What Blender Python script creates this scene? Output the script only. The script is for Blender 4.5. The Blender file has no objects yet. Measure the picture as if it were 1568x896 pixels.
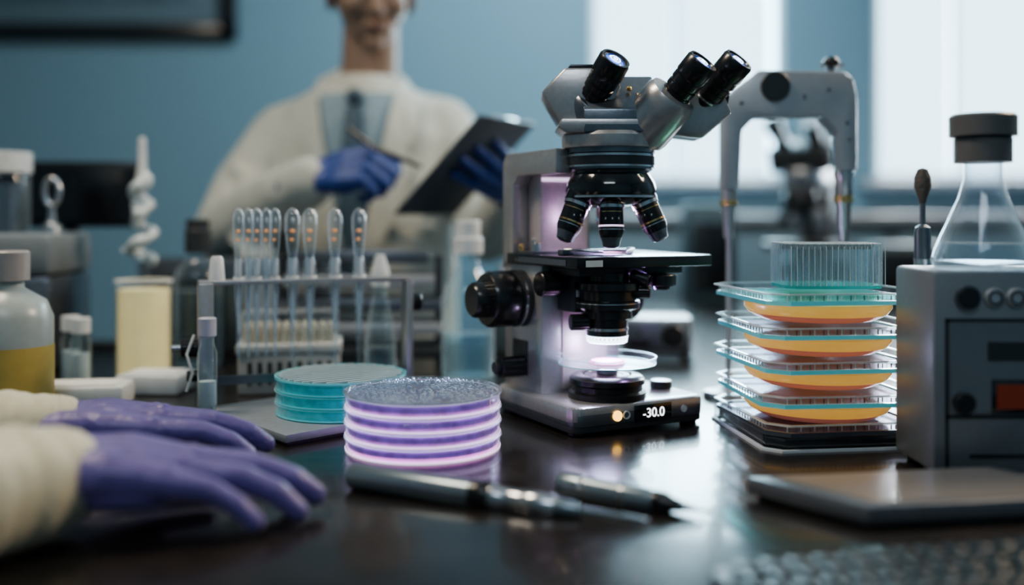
import bpy, bmesh, math, random
from mathutils import Matrix, Vector, Euler
random.seed(4)
R=math.radians
scene=bpy.context.scene

# ---------------------------------------------------------------- materials
def P(name,col,rough=.5,metal=0,bump=0,bs=60,em=None,es=0,coat=0,var=.06,alpha=1,sheen=0,trans=0,stretch=(1,1,1),bd=.01):
    m=bpy.data.materials.new(name); m.use_nodes=True
    nt=m.node_tree; b=nt.nodes['Principled BSDF']
    b.inputs['Roughness'].default_value=rough; b.inputs['Metallic'].default_value=metal
    b.inputs['Coat Weight'].default_value=coat; b.inputs['Coat Roughness'].default_value=.08
    b.inputs['Sheen Weight'].default_value=sheen
    b.inputs['Transmission Weight'].default_value=trans
    b.inputs['Alpha'].default_value=alpha
    tc=nt.nodes.new('ShaderNodeTexCoord'); mp=nt.nodes.new('ShaderNodeMapping'); mp.inputs['Scale'].default_value=stretch
    n=nt.nodes.new('ShaderNodeTexNoise'); n.inputs['Scale'].default_value=bs; n.inputs['Detail'].default_value=4
    nt.links.new(tc.outputs['Object'],mp.inputs[0]); nt.links.new(mp.outputs[0],n.inputs['Vector'])
    r=nt.nodes.new('ShaderNodeValToRGB'); c=Vector(col[:3])
    r.color_ramp.elements[0].position=.3; r.color_ramp.elements[1].position=.7
    r.color_ramp.elements[0].color=(*(c*(1-var)),1); r.color_ramp.elements[1].color=(*(c*(1+var)),1)
    nt.links.new(n.outputs['Fac'],r.inputs[0]); nt.links.new(r.outputs[0],b.inputs['Base Color'])
    if bump:
        bp=nt.nodes.new('ShaderNodeBump'); bp.inputs['Strength'].default_value=bump; bp.inputs['Distance'].default_value=bd
        nt.links.new(n.outputs['Fac'],bp.inputs['Height']); nt.links.new(bp.outputs[0],b.inputs['Normal'])
    if em: 
        b.inputs['Emission Color'].default_value=(*em,1); b.inputs['Emission Strength'].default_value=es
    return m
def G(name,tint=(1,1,1),edge=.8,rough=.04,col=(.9,.95,1),base=0.03,pw=2.5,dif=.5):
    m=bpy.data.materials.new(name); m.use_nodes=True; nt=m.node_tree; nt.nodes.clear(); N=nt.nodes.new; L=nt.links.new
    o=N('ShaderNodeOutputMaterial'); t=N('ShaderNodeBsdfTransparent'); t.inputs[0].default_value=(*tint,1)
    g=N('ShaderNodeBsdfGlossy'); g.inputs['Color'].default_value=(*col,1); g.inputs['Roughness'].default_value=rough
    d=N('ShaderNodeBsdfDiffuse'); d.inputs[0].default_value=(*col,1); tr=N('ShaderNodeBsdfTranslucent'); tr.inputs[0].default_value=(*col,1)
    m1=N('ShaderNodeMixShader'); L(d.outputs[0],m1.inputs[1]); L(tr.outputs[0],m1.inputs[2])
    m2=N('ShaderNodeMixShader'); m2.inputs[0].default_value=dif; L(g.outputs[0],m2.inputs[1]); L(m1.outputs[0],m2.inputs[2])
    f=N('ShaderNodeLayerWeight'); f.inputs[0].default_value=.5
    p=N('ShaderNodeMath'); p.operation='POWER'; p.inputs[1].default_value=pw; L(f.outputs['Facing'],p.inputs[0])
    q=N('ShaderNodeMath'); q.operation='MULTIPLY_ADD'; q.inputs[1].default_value=edge; q.inputs[2].default_value=base; q.use_clamp=True; L(p.outputs[0],q.inputs[0])
    mx=N('ShaderNodeMixShader'); L(q.outputs[0],mx.inputs[0]); L(t.outputs[0],mx.inputs[1]); L(m2.outputs[0],mx.inputs[2]); L(mx.outputs[0],o.inputs[0])
    return m
silver=P('brushed_aluminium',(.52,.50,.50),.30,.6,.02,200,coat=.2)
silver_w=P('lit_aluminium',(.68,.58,.58),.36,.35,.02,200)  # lighter, pinker aluminium: the lit look of the column front is painted in
tray_m=P('satin_tray_metal',(.36,.38,.41),.45,.3,.02,150)
grey_l=P('light_grey_enamel',(.42,.44,.47),.32,.3,.01,90,coat=.3,var=.03)
black=P('black_plastic',(.014,.014,.016),.3,0,.02,300,coat=.4)
black_g=P('gloss_black',(.01,.01,.012),.12,.0,0,50,coat=1)
dark=P('dark_grey_plastic',(.045,.05,.055),.4,0,.02,200)
steel=P('steel',(.62,.63,.65),.2,.9,.01,150)
steel_d=P('dark_steel',(.20,.22,.25),.28,.75,.02,150)
pen_m=P('pen_anodised',(.28,.34,.38),.28,.7,.01,150)
chrome=P('chrome',(.8,.8,.82),.1,1)
gold=P('brass',(.8,.55,.25),.25,1)
white=P('white_plastic',(.70,.72,.72),.4,0,.01,80,sheen=.1)
cream=P('cream_plastic',(.68,.62,.5),.5)
glass=G('clear_glass',(.97,.99,1),.75,.03)
glass_b=G('bottle_glass',(.86,.94,.96),.8,.05,base=.06)
plas_c=G('clear_plastic',(.95,.98,1),.75,.05,base=.07,pw=2,dif=.3)
lilac_rim=P('lilac_glow_rim',(.85,.75,.95),.12,0,0,50,em=(.92,.74,1),es=1.15,coat=1)  # emission paints the bright edges of light passing through the dishes
def vio(n,c,e,s): return P(n,c,.15,0,.08,70,em=e,es=s,coat=.6,var=.5)  # emission puts a lit-through glow into the dish media
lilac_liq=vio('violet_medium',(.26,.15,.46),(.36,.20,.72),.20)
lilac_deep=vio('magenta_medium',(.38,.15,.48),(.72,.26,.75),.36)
magenta_base=vio('magenta_base_glow',(.5,.15,.5),(.95,.28,.80),1.1)  # strong emission added so the lowest dish throws pink onto the bench
teal_liq=P('teal_medium',(.06,.45,.48),.15,0,.05,90,em=(.05,.6,.62),es=.13,coat=.6,var=.3)  # slight emission paints a lit look into the teal medium
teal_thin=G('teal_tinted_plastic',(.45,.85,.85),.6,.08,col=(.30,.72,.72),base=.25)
mauve_thin=G('reflection_tinted_plastic',(.75,.70,.74),.6,.08,col=(.38,.38,.44),base=.22)  # tint painted in place of the dark mauve reflection on tray tops
teal_rim=P('teal_rim',(.18,.58,.62),.12,0,0,50,em=(.12,.65,.7),es=.18,coat=1)  # emission paints a lit edge into the teal
orange_l=P('orange_agar',(.98,.58,.17),.25,0,.03,60,em=(1,.52,.12),es=.42,coat=.6,var=.1)  # emission paints a lit glow into the orange
pink_l=P('pink_agar',(.80,.30,.24),.25,0,.03,60,em=(.9,.32,.25),es=.20,coat=.6)  # emission paints a weaker lit glow into the pink
water=G('water',(.80,.90,.94),.5,.03,base=.06)
blue_lens=P('lens_blue',(.03,.10,.45),.05,0,0,40,em=(.10,.26,1),es=1.3,coat=1)  # emission paints a blue glow onto the eyepiece glass
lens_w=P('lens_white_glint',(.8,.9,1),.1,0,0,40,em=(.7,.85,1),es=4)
led=P('condenser_led',(.9,.95,1),.2,em=(.65,.72,1),es=16)
red_led=P('red_display',(.24,.05,.025),.3,em=(1,.12,.03),es=.02)
oran_led=P('orange_button',(.9,.5,.1),.3,em=(1,.55,.1),es=3)
white_led=P('display_digits',(.9,.9,.9),.3,em=(.9,.95,1),es=2.6)
pinkspec=P('stained_specimen',(.85,.35,.6),.5,0,.3,300,em=(1,.35,.65),es=1.1,var=.5)  # emission in the stain colour paints a lit pink glow
violet_glow=P('violet_stage_glow',(.6,.4,.9),.3,em=(.7,.55,1),es=4)  # for an added emissive disc, paints violet light falling on the stage
glove=P('purple_nitrile',(.15,.115,.33),.40,0,.5,38,sheen=.3,var=.1,stretch=(1,1.8,1),bd=.008)
glove_b=P('blue_nitrile',(.025,.06,.24),.45,0,.15,40)
sleeve=P('cream_gown_cloth',(.62,.58,.43),.85,0,.5,14,sheen=.3,var=.05,stretch=(2.2,1,.7),bd=.018)
skin=P('skin',(.26,.18,.14),.6,0,.05,60)
hair=P('hair',(.07,.06,.055),.6,0,.4,120,stretch=(1,1,4))
tie_m=P('tie_fabric',(.05,.09,.13),.6,0,.1,200)
trouser=P('trouser_fabric',(.05,.06,.09),.8)
paper=P('paper',(.8,.8,.78),.8)
wall_m=P('painted_wall_blue',(.19,.30,.365),.75,0,.04,40,var=.04)
ceil_m=P('ceiling_paint',(.4,.48,.52),.9)
floor_m=P('floor_vinyl',(.12,.14,.15),.4,0,.02,20)
bench_m=P('bench_top_epoxy',(.026,.022,.020),.24,0,.012,25,coat=.35,var=.3)
cab_m=P('cabinet_dark',(.07,.11,.13),.5)
trim_m=P('window_trim',(.55,.65,.7),.5,em=(.7,.85,.95),es=.3)  # slight emission brightens the trim, standing in for window glare

# ---------------------------------------------------------------- builder
def frame(z,hint=None):
    z=Vector(z).normalized(); h=Vector(hint) if hint else (Vector((0,0,1)) if abs(z.z)<.9 else Vector((0,1,0)))
    x=h.cross(z).normalized(); y=z.cross(x)
    return Matrix((x,y,z)).transposed().to_4x4()
class B:
    def __init__(s,name): s.n=name; s.bm=bmesh.new(); s.mats=[]; s.M=Matrix()
    def mi(s,m):
        if m not in s.mats: s.mats.append(m)
        return s.mats.index(m)
    def merge(s,t,mat,M=None):
        M=s.M@(M or Matrix()); i=s.mi(mat); mp={}
        for v in t.verts: mp[v]=s.bm.verts.new(M@v.co)
        for f in t.faces:
            try: nf=s.bm.faces.new([mp[v] for v in f.verts]); nf.material_index=i; nf.smooth=True
            except ValueError: pass
        t.free()
    def box(s,c,d,mat,rot=(0,0,0),bev=0,seg=2):
        t=bmesh.new(); bmesh.ops.create_cube(t,size=1)
        bmesh.ops.scale(t,vec=d,verts=t.verts)
        if bev: bmesh.ops.bevel(t,geom=t.edges[:],offset=bev,segments=seg,profile=.5,affect='EDGES')
        s.merge(t,mat,Matrix.Translation(c)@Euler([R(a) for a in rot]).to_matrix().to_4x4())
    def bx(s,x0,x1,y0,y1,z0,z1,mat,bev=0): s.box(((x0+x1)/2,(y0+y1)/2,(z0+z1)/2),(x1-x0,y1-y0,z1-z0),mat,bev=bev)
    def prism(s,pts,h,mat,M=None,bev=0):
        t=bmesh.new(); a=[t.verts.new((p[0],p[1],0)) for p in pts]; f=t.faces.new(a)
        r=bmesh.ops.extrude_face_region(t,geom=[f]); vs=[e for e in r['geom'] if isinstance(e,bmesh.types.BMVert)]
        bmesh.ops.translate(t,vec=(0,0,h),verts=vs); bmesh.ops.recalc_face_normals(t,faces=t.faces)
        if bev: bmesh.ops.bevel(t,geom=t.edges[:],offset=bev,segments=2,profile=.5,affect='EDGES')
        s.merge(t,mat,M)
    def wall(s,pts,z0,z1,mat,M=None,sc=1.0):
        t=bmesh.new(); a=[t.verts.new((x,y,z0)) for x,y in pts]; c=[t.verts.new((x*sc,y*sc,z1)) for x,y in pts]; n=len(pts)
        for k in range(n): t.faces.new([a[k],a[(k+1)%n],c[(k+1)%n],c[k]])
        s.merge(t,mat,M)
    def lathe(s,prof,c,mat,axis=(0,0,1),seg=40,knurl=0):
        t=bmesh.new(); rings=[]
        for r,z in prof:
            if r<1e-6: rings.append([t.verts.new((0,0,z))])
            else: rings.append([t.verts.new(((r+(knurl*(k%2)))*math.cos(2*math.pi*k/seg),(r+(knurl*(k%2)))*math.sin(2*math.pi*k/seg),z)) for k in range(seg)])
        for a,b in zip(rings,rings[1:]):
            for k in range(seg):
                k2=(k+1)%seg
                if len(a)==1 and len(b)==1: continue
                if len(a)==1: t.faces.new([a[0],b[k],b[k2]])
                elif len(b)==1: t.faces.new([a[k],a[k2],b[0]])
                else: t.faces.new([a[k],a[k2],b[k2],b[k]])
        bmesh.ops.recalc_face_normals(t,faces=t.faces)
        s.merge(t,mat,Matrix.Translation(c)@(frame(axis) if tuple(axis)!=(0,0,1) else Matrix()))
    def cyl(s,c,r,h,mat,axis=(0,0,1),bev=.001,seg=36,knurl=0):
        s.lathe([(0,0),(r-bev,0),(r,bev),(r,h-bev),(r-bev,h),(0,h)],c,mat,axis,seg,knurl)
    def ring(s,c,r0,r1,h,mat,axis=(0,0,1),seg=40): s.lathe([(r0,0),(r1,0),(r1,h),(r0,h),(r0,0)],c,mat,axis,seg)
    def ell(s,c,d,mat,rot=(0,0,0),sub=3):
        t=bmesh.new(); bmesh.ops.create_icosphere(t,subdivisions=sub,radius=1); bmesh.ops.scale(t,vec=d,verts=t.verts)
        s.merge(t,mat,Matrix.Translation(c)@Euler([R(a) for a in rot]).to_matrix().to_4x4())
    def tube(s,pts,rad,mat,seg=14,flat=1.0):
        pts=[Vector(p) for p in pts]; rad=rad if isinstance(rad,(list,tuple)) else [rad]*len(pts)
        t=bmesh.new(); rings=[]; up=None
        for i,p in enumerate(pts):
            d=((pts[min(i+1,len(pts)-1)]-p).normalized()+(p-pts[max(i-1,0)]).normalized()).normalized()
            if up is None: up=Vector((0,0,1)) if abs(d.z)<.9 else Vector((0,1,0))
            x=up.cross(d).normalized(); y=d.cross(x); up=y
            rings.append([t.verts.new(p+x*math.cos(2*math.pi*k/seg)*rad[i]+y*math.sin(2*math.pi*k/seg)*rad[i]*flat) for k in range(seg)])
        for a,b in zip(rings,rings[1:]):
            for k in range(seg): t.faces.new([a[k],a[(k+1)%seg],b[(k+1)%seg],b[k]])
        t.faces.new(rings[0][::-1]); t.faces.new(rings[-1]); s.merge(t,mat)
    def chain(s,pts,rad,mat):
        pts=[Vector(p) for p in pts]
        for p,r in zip(pts,rad): s.ell(p,(r,r,r),mat,sub=2)
        for i in range(len(pts)-1): s.tube([pts[i],pts[i+1]],[rad[i],rad[i+1]],mat,seg=16)
    def loft(s,rs,mat,seg=32):
        t=bmesh.new(); rings=[]
        for (x,y,z,rx,ry) in rs: rings.append([t.verts.new((x+rx*math.cos(2*math.pi*k/seg),y+ry*math.sin(2*math.pi*k/seg),z)) for k in range(seg)])
        for a,b in zip(rings,rings[1:]):
            for k in range(seg): t.faces.new([a[k],a[(k+1)%seg],b[(k+1)%seg],b[k]])
        t.faces.new(rings[0][::-1]); t.faces.new(rings[-1]); s.merge(t,mat)
    def done(s,loc=None,parent=None,voxel=0,smooth=0,ang=38):
        me=bpy.data.meshes.new(s.n)
        if loc is None:
            xs=[v.co for v in s.bm.verts]; loc=Vector((sum(v.x for v in xs)/len(xs),sum(v.y for v in xs)/len(xs),min(v.z for v in xs)))
        loc=Vector(loc); bmesh.ops.translate(s.bm,vec=-loc,verts=s.bm.verts)
        s.bm.to_mesh(me); s.bm.free()
        for m in s.mats: me.materials.append(m)
        if not voxel: me.set_sharp_from_angle(angle=R(ang))
        o=bpy.data.objects.new(s.n,me); scene.collection.objects.link(o); o.location=loc
        if parent: o.parent=parent; o.matrix_parent_inverse=Matrix.Translation(-parent.location)
        if voxel:
            r=o.modifiers.new('remesh','REMESH'); r.mode='VOXEL'; r.voxel_size=voxel; r.use_smooth_shade=True
            if smooth: q=o.modifiers.new('smooth','SMOOTH'); q.factor=.5; q.iterations=smooth
        return o
def empty(name,loc):
    e=bpy.data.objects.new(name,None); e.location=loc; e.empty_display_size=.05; scene.collection.objects.link(e); return e
def T(x,y,z=0,yaw=0): return Matrix.Translation((x,y,z))@Matrix.Rotation(R(yaw),4,'Z')

# ---------------------------------------------------------------- room
WY=3.2; FZ=-.9; CZ=1.9; XL=-2.2; XR=2.8; YB=-1.6
def wallpiece(b,x0,x1,z0,z1): b.bx(x0,x1,WY,WY+.15,z0,z1,wall_m)
b=B('wall_back')
w1=(.258,.887); w2=(1.186,1.95); zs=.335; zt=1.35
wallpiece(b,XL,XR,FZ,zs); wallpiece(b,XL,XR,zt,CZ); wallpiece(b,XL,w1[0],zs,zt); wallpiece(b,w1[1],w2[0],zs,zt); wallpiece(b,w2[1],XR,zs,zt)
b.done()
for nm,(x0,x1,y0,y1) in {'wall_left':(XL-.15,XL,YB,WY+.15),'wall_right':(XR,XR+.15,YB,WY+.15),'wall_front':(XL,XR,YB-.15,YB)}.items():
    b=B(nm); b.bx(x0,x1,y0,y1,FZ,CZ,wall_m); b.done()
b=B('floor'); b.bx(XL-.15,XR+.15,YB-.15,WY+.15,FZ-.1,FZ,floor_m); b.done()
b=B('ceiling'); b.bx(XL-.15,XR+.15,YB-.15,WY+.15,CZ,CZ+.1,ceil_m); b.done()
for i,w in enumerate((w1,w2)):
    b=B('window_%d'%(i+1)); t=.022
    b.bx(w[0],w[0]+t,WY+.02,WY+.10,zs,zt,trim_m); b.bx(w[1]-t,w[1],WY+.02,WY+.10,zs,zt,trim_m)
    b.bx(w[0],w[1],WY+.02,WY+.10,zs,zs+t,trim_m); b.bx(w[0],w[1],WY+.02,WY+.10,zt-t,zt,trim_m)
    xm=w[0]+.285; b.bx(xm-.009,xm+.009,WY+.06,WY+.08,zs,zt,trim_m)
    b.bx(w[0]+t,w[1]-t,WY+.055,WY+.06,zs+t,zt-t,glass); b.done()
    b=B('trim_%d'%(i+1)); b.bx(w[0]-.06,w[1]+.06,WY-.07,WY+.02,zs-.03,zs,grey_l,bev=.006); b.done()
b=B('baseboard_back'); b.bx(XL,XR,WY-.015,WY,FZ,FZ+.1,trim_m); b.done()
b=B('framed_picture'); x0,x1,z0,z1=-1.85,-.895,.79,1.35; y=WY-.03
for a in ((x0,x1,z0,z0+.055),(x0,x1,z1-.055,z1),(x0,x0+.055,z0,z1),(x1-.055,x1,z0,z1)): b.bx(a[0],a[1],y,WY,a[2],a[3],black,bev=.006)
b.bx(x0+.05,x1-.05,y+.012,WY,z0+.05,z1-.05,P('picture_mat',(.12,.17,.2),.6)); b.bx(x0+.15,x1-.15,y+.008,y+.014,z0+.13,z1-.13,P('picture_print',(.08,.13,.17),.5,bs=6,var=.6)); b.done()
b=B('lab_bench'); pts=[(-2.1,.25),(1.9,.25),(1.9,2.82),(.16,2.82),(.16,1.72),(-2.1,1.72)]
b.prism(pts,.035,bench_m,Matrix.Translation((0,0,-.035)),bev=.004)
pts2=[(-2.05,.45),(1.85,.45),(1.85,2.78),(.22,2.78),(.22,1.66),(-2.05,1.66)]
b.prism(pts2,.865,cab_m,Matrix.Translation((0,0,FZ))); b.done()
b=B('wall_counter'); b.bx(.1,2.7,2.9,3.18,FZ,.20,cab_m); b.bx(.08,2.72,2.87,3.185,.20,.225,grey_l,bev=.004)
for k in range(5): b.bx(.14+k*.5,.6+k*.5,2.888,2.9,-.5,.17,P('cab_door%d'%k,(.12,.18,.22),.5),bev=.003)
b.done()

# ---------------------------------------------------------------- microscope
mic=empty('microscope',(.093,1.074,0))
m=B('stand'); m.M=T(.093,1.074,0,28)
def rrect(x0,x1,y0,y1,r,n=5):
    o=[]
    for cx,cy,a in ((x1-r,y1-r,0),(x0+r,y1-r,90),(x0+r,y0+r,180),(x1-r,y0+r,270)):
        for k in range(n+1): o.append((cx+r*math.cos(R(a+90*k/n)),cy+r*math.sin(R(a+90*k/n))))
    return o
for x in (-.07,.07):
    for y in (-.07,.07): m.cyl((x,y,0),.009,.006,black)
m.prism(rrect(-.0815,.0815,-.084,.084,.012),.01,dark,Matrix.Translation((0,0,.004)),bev=.001)
m.prism(rrect(-.0825,.0825,-.085,.085,.013),.018,silver,Matrix.Translation((0,0,.012)),bev=.004)
m.prism(rrect(-.0820,.0820,-.0853,.084,.013),.012,steel_d,Matrix.Translation((0,0,.0105)),bev=.001)
m.bx(-.010,.036,-.0866,-.08,.0105,.027,black_g,bev=.0006)
m.cyl((-.031,-.0849,.0185),.0052,.0025,oran_led,axis=(0,-1,0),bev=.0004,seg=24)
m.ring((-.020,-.0849,.0185),.003,.0042,.002,white,axis=(0,-1,0),seg=24)
m.ring((.052,-.0849,.0185),.0022,.0036,.002,white,axis=(0,-1,0),seg=24)
m.cyl((.052,-.0849,.0185),.0018,.002,white,axis=(0,-1,0),bev=.0003,seg=16)
m.cyl((.064,-.03,.03),.0115,.009,black,knurl=.0005)
m.bx(-.07,.03,.0,.085,.028,.17,silver,bev=.003)
m.bx(-.045,.012,-.002,.0,.034,.165,silver_w,bev=.0008)
for k in range(8): m.bx(-.0708,-.069,.030+k*.0045,.0318+k*.0045,.045,.083,black)
m.bx(-.0706,-.07,.008,.024,.075,.083,grey_l)
prof=[(.09,.16),(.09,.280),(.082,.290),(-.03,.290),(-.03,.264),(.052,.264),(.064,.254),(.064,.16)]
PX=lambda x:Matrix(((0,0,1,x),(1,0,0,0),(0,1,0,0),(0,0,0,1)))
PZ=lambda y:Matrix(((1,0,0,0),(0,0,-1,y),(0,1,0,0),(0,0,0,1)))
m.prism(prof,.02,silver,PX(-.07),bev=.002)
m.prism(prof,.02,silver,PX(.012),bev=.002)
m.bx(-.05,.012,.036,.088,.16,.286,silver_w,bev=.003); m.bx(-.05,.012,-.03,.05,.270,.286,silver,bev=.002)
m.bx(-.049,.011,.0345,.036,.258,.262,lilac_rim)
m.bx(-.075,.095,-.08,.07,.1665,.178,black,bev=.0015); m.bx(-.06,.07,-.06,.06,.158,.1665,dark,bev=.001)
m.bx(-.076,-.074,-.06,.04,.169,.175,steel_d)
m.bx(-.065,-.045,-.0806,-.08,.1685,.175,white)
ax,ay=-.0145,-.042
m.ring((ax,ay,.178),.014,.020,.0012,steel); m.cyl((ax,ay,.1775),.014,.0012,violet_glow,bev=.0003)
m.box((ax,ay,.1802),(.07,.024,.0016),glass); m.box((ax+.004,ay,.1812),(.018,.018,.0006),pinkspec)
m.bx(ax-.045,ax+.045,ay+.016,ay+.026,.178,.184,steel_d,bev=.001); m.tube([(ax-.04,ay+.02,.184),(ax-.03,ay,.184),(ax-.01,ay-.008,.1815)],.0015,steel); m.tube([(ax+.04,ay+.02,.184),(ax+.034,ay,.184),(ax+.02,ay-.008,.1815)],.0015,steel)
m.cyl((-.060,.028,.178),.005,.012,steel); m.cyl((-.050,.050,.178),.004,.016,steel); m.cyl((-.066,.052,.178),.003,.01,gold); m.bx(-.07,-.03,.02,.06,.178,.1805,steel_d)
m.cyl((.038,-.066,.146),.015,.012,black,knurl=.0005); m.cyl((.038,-.066,.142),.009,.005,dark)
m.cyl((-.058,-.012,.148),.0125,.022,black,axis=(-1,0,0),knurl=.0005)
m.lathe([(0,0),(.031,0),(.031,.008),(.027,.010),(.027,.014)],(-.07,.045,.129),dark,axis=(-1,0,0))
m.lathe([(.0285,.013),(.030,.016),(.030,.040),(.0275,.044),(.019,.044),(.019,.047),(.0185,.058),(.016,.061),(0,.061)],(-.07,.045,.129),black,axis=(-1,0,0),seg=64,knurl=.0006)
m.ring((-.077,.045,.129),.0312,.0318,.003,steel,axis=(-1,0,0))
m.cyl((-.07,.04,.055),.011,.03,black,axis=(-1,0,0),knurl=.0005); m.cyl((-.07,.04,.055),.007,.036,dark,axis=(-1,0,0))
m.lathe([(0,0),(.03,0),(.03,.044),(0,.044)],(.03,.045,.129),black,axis=(1,0,0),seg=64,knurl=.0006)
m.bx(-.05,.02,-.035,.002,.118,.160,dark,bev=.003)
m.bx(-.048,-.030,-.037,-.034,.135,.145,white)
m.M=Matrix.Translation((.0999,1.03,0))
m.lathe([(0,.03),(.041,.03),(.041,.036),(.037,.038),(.037,.043),(.0395,.045),(.0395,.050),(.036,.053),(.026,.054),(.024,.0515),(0,.0515)],(0,0,0),black,seg=60)
m.ring((0,0,.0515),.017,.0235,.002,steel_d); m.cyl((0,0,.0515),.017,.0015,grey_l)
m.cyl((0,0,.053),.011,.0115,steel_d)
m.lathe([(0,.0645),(.050,.0645),(.0515,.066),(.0515,.072)],(0,0,0),glass,seg=60); m.ring((0,0,.0715),.0503,.0522,.0012,glass_b,seg=60)
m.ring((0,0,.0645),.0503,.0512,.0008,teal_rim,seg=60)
m.lathe([(0,.0652),(.019,.0652),(.017,.068),(0,.0685)],(0,0,0),pinkspec)
m.lathe([(0,.160),(.024,.160),(.024,.152),(.036,.150),(.036,.143),(.031,.141),(.031,.132),(.034,.131),(.034,.124),(.026,.120),(.026,.113),(.0215,.111),(.0215,.092),(.020,.0875),(.018,.0875)],(0,0,0),black,seg=60,knurl=.0004)
m.lathe([(.0218,.103),(.0225,.103),(.0225,.1),(.0218,.1)],(0,0,0),steel); m.ring((0,0,.1285),.0342,.0348,.001,steel)
m.lathe([(.0222,.0945),(.021,.0875)],(0,0,0),lens_w)
m.lathe([(0,.0868),(.0195,.0868),(.0195,.089),(0,.089)],(0,0,0),led)
m.cyl((-.02,-.01,.109),.008,.02,black,axis=(-1,-.2,0),knurl=.0005); m.cyl((.02,-.01,.141),.007,.024,black,axis=(1,-.2,0),knurl=.0005)
m.cyl((.024,-.012,.158),.0065,.02,black,axis=(.9,-.4,-.3))
m.lathe([(0,.229),(.02,.228),(.036,.232),(.0455,.238),(.048,.246),(.046,.254),(.040,.264),(.0405,.268)],(.004,0,0),black_g,seg=60)
m.ring((.004,0,.2385),.0462,.0482,.0022,steel,seg=60)
m.lathe([(.0405,.266),(.044,.268),(.044,.271)],(.004,0,0),steel_d)
m.lathe([(.0452,.271),(.0452,.282)],(.004,0,0),dark,seg=90,knurl=.0007)
m.lathe([(.044,.270),(.0462,.270),(.0462,.272)],(.004,0,0),steel,seg=60); m.lathe([(.0462,.281),(.0462,.2835),(.042,.2845)],(.004,0,0),steel,seg=60)
m.ring((.004,0,.2845),.03,.0465,.005,steel_d,seg=60); m.lathe([(.044,.289),(.0505,.290),(.0515,.293),(.0515,.302),(.048,.306),(0,.306)],(.004,0,0),silver,seg=60)
def objective(p,d,L,band):
    k=L/.05; D=Vector(d).normalized()
    m.lathe([(0,-.006),(.0145,-.006),(.0145,.004*k)],p,black_g,axis=d); m.lathe([(.0140,.003*k),(.0140,.008*k)],p,steel,axis=d)
    m.lathe([(.0128,.008*k),(.0128,.034*k),(.011,.039*k)],p,black,axis=d); m.ring(Vector(p)+D*.026*k,.0125,.0132,.0018,band,axis=d); m.ring(Vector(p)+D*.030*k,.0125,.0131,.001,steel,axis=d)
    m.ring(Vector(p)+D*.012*k,.0125,.0131,.0008,gold,axis=d)
    for q in range(5): m.ell(Vector(p)+D*.019*k+Vector(((q-2)*.0032,-.0124+abs(q-2)*.0009,0)),(.0011,.0008,.0018),white,sub=1)
    m.lathe([(.011,.039*k),(.0095,.043*k),(.0085,.048*k),(.005,.050*k),(0,.050*k)],p,steel_d,axis=d)
objective((-.030,-.014,.237),(-.36,-.12,-.93),.047,gold)
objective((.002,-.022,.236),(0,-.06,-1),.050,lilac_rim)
objective((.036,-.012,.237),(.40,-.10,-.92),.047,gold)
objective((.004,.03,.238),(.05,.45,-.9),.04,teal_rim)
yz=[(.045,.304),(.05,.335),(.03,.366),(-.004,.366),(-.042,.328),(-.045,.304)]
m.prism(yz,.075,steel_d,PX(-.028),bev=.002)
m.prism([(-.046,.304),(.05,.304),(.058,.312),(.05,.318),(-.05,.318),(-.054,.31)],.08,silver,PZ(.036),bev=.002)
lw=[(-.046,.306),(-.070,.346),(-.046,.371),(-.004,.371),(.012,.352),(-.012,.308)]
m.prism(lw,.062,silver,PZ(.030),bev=.003)
m.prism([(-.044,.3695),(-.004,.3695),(-.001,.3745),(-.040,.3745)],.058,black,PZ(.028),bev=.001)
u1=Vector((.42,-.55,.72)).normalized(); u2=Vector((.55,-.45,.70)).normalized()
m.lathe([(0,-.02),(.028,-.02),(.030,-.014),(.030,.008),(.027,.012),(0,.012)],(-.014,-.012,.330),steel_d,axis=u1)
m.lathe([(0,-.018),(.0265,-.018),(.028,-.012),(.028,.030),(.025,.036),(.016,.038),(0,.038)],(.044,-.022,.318),silver,axis=u2,seg=48)
rw=[(.05,.306),(.098,.300),(.128,.326),(.122,.342),(.085,.352),(.05,.330)]
m.prism(rw,.05,silver,PZ(.034),bev=.003)
m.prism([(.082,.350),(.121,.342),(.124,.334),(.126,.345),(.095,.356)],.046,black,PZ(.032),bev=.001)
for sx,sz in ((.020,.356),(.030,.349),(.024,.341)): m.ell((sx,-.026,sz-.006),(.003,.003,.003),gold,sub=2)
def eyepiece(p,d):
    p=Vector(p)
    m.lathe([(0,-.006),(.0185,-.006),(.0185,.004),(.0165,.006),(.0125,.007),(.0125,.026)],p,black,axis=d)
    m.ring(p+d*.022,.0125,.0134,.002,steel,axis=d)
    m.lathe([(.0125,.026),(.0150,.028),(.0150,.034),(.0140,.0345),(.0140,.036),(.0152,.037),(.0152,.043),(.014,.0435),(.014,.045),(.0155,.046),(.0155,.053)],p,black,axis=d,seg=56,knurl=.0004)
    m.ring(p+d*.055,.0155,.0163,.0012,gold,axis=d)
    m.lathe([(.0155,.053),(.0168,.056),(.0168,.073),(.0155,.0755),(.0130,.0755),(.0120,.072)],p,black,axis=d)
    m.ring(p+d*.0725,.0106,.0122,.0012,steel_d,axis=d)
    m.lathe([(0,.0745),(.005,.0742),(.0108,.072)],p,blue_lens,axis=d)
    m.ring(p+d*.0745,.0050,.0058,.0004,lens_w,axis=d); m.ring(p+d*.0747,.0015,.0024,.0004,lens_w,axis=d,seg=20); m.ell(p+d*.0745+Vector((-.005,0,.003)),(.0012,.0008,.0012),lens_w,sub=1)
eyepiece(Vector((.004,-.05,.377))-u1*.075,u1)
eyepiece(Vector((.0896,-.06,.373))-u2*.075,u2)
eyepiece(Vector((.130,-.03,.377))-u2*.072,u2)
m.done(loc=(.093,1.074,0),parent=mic)
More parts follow.
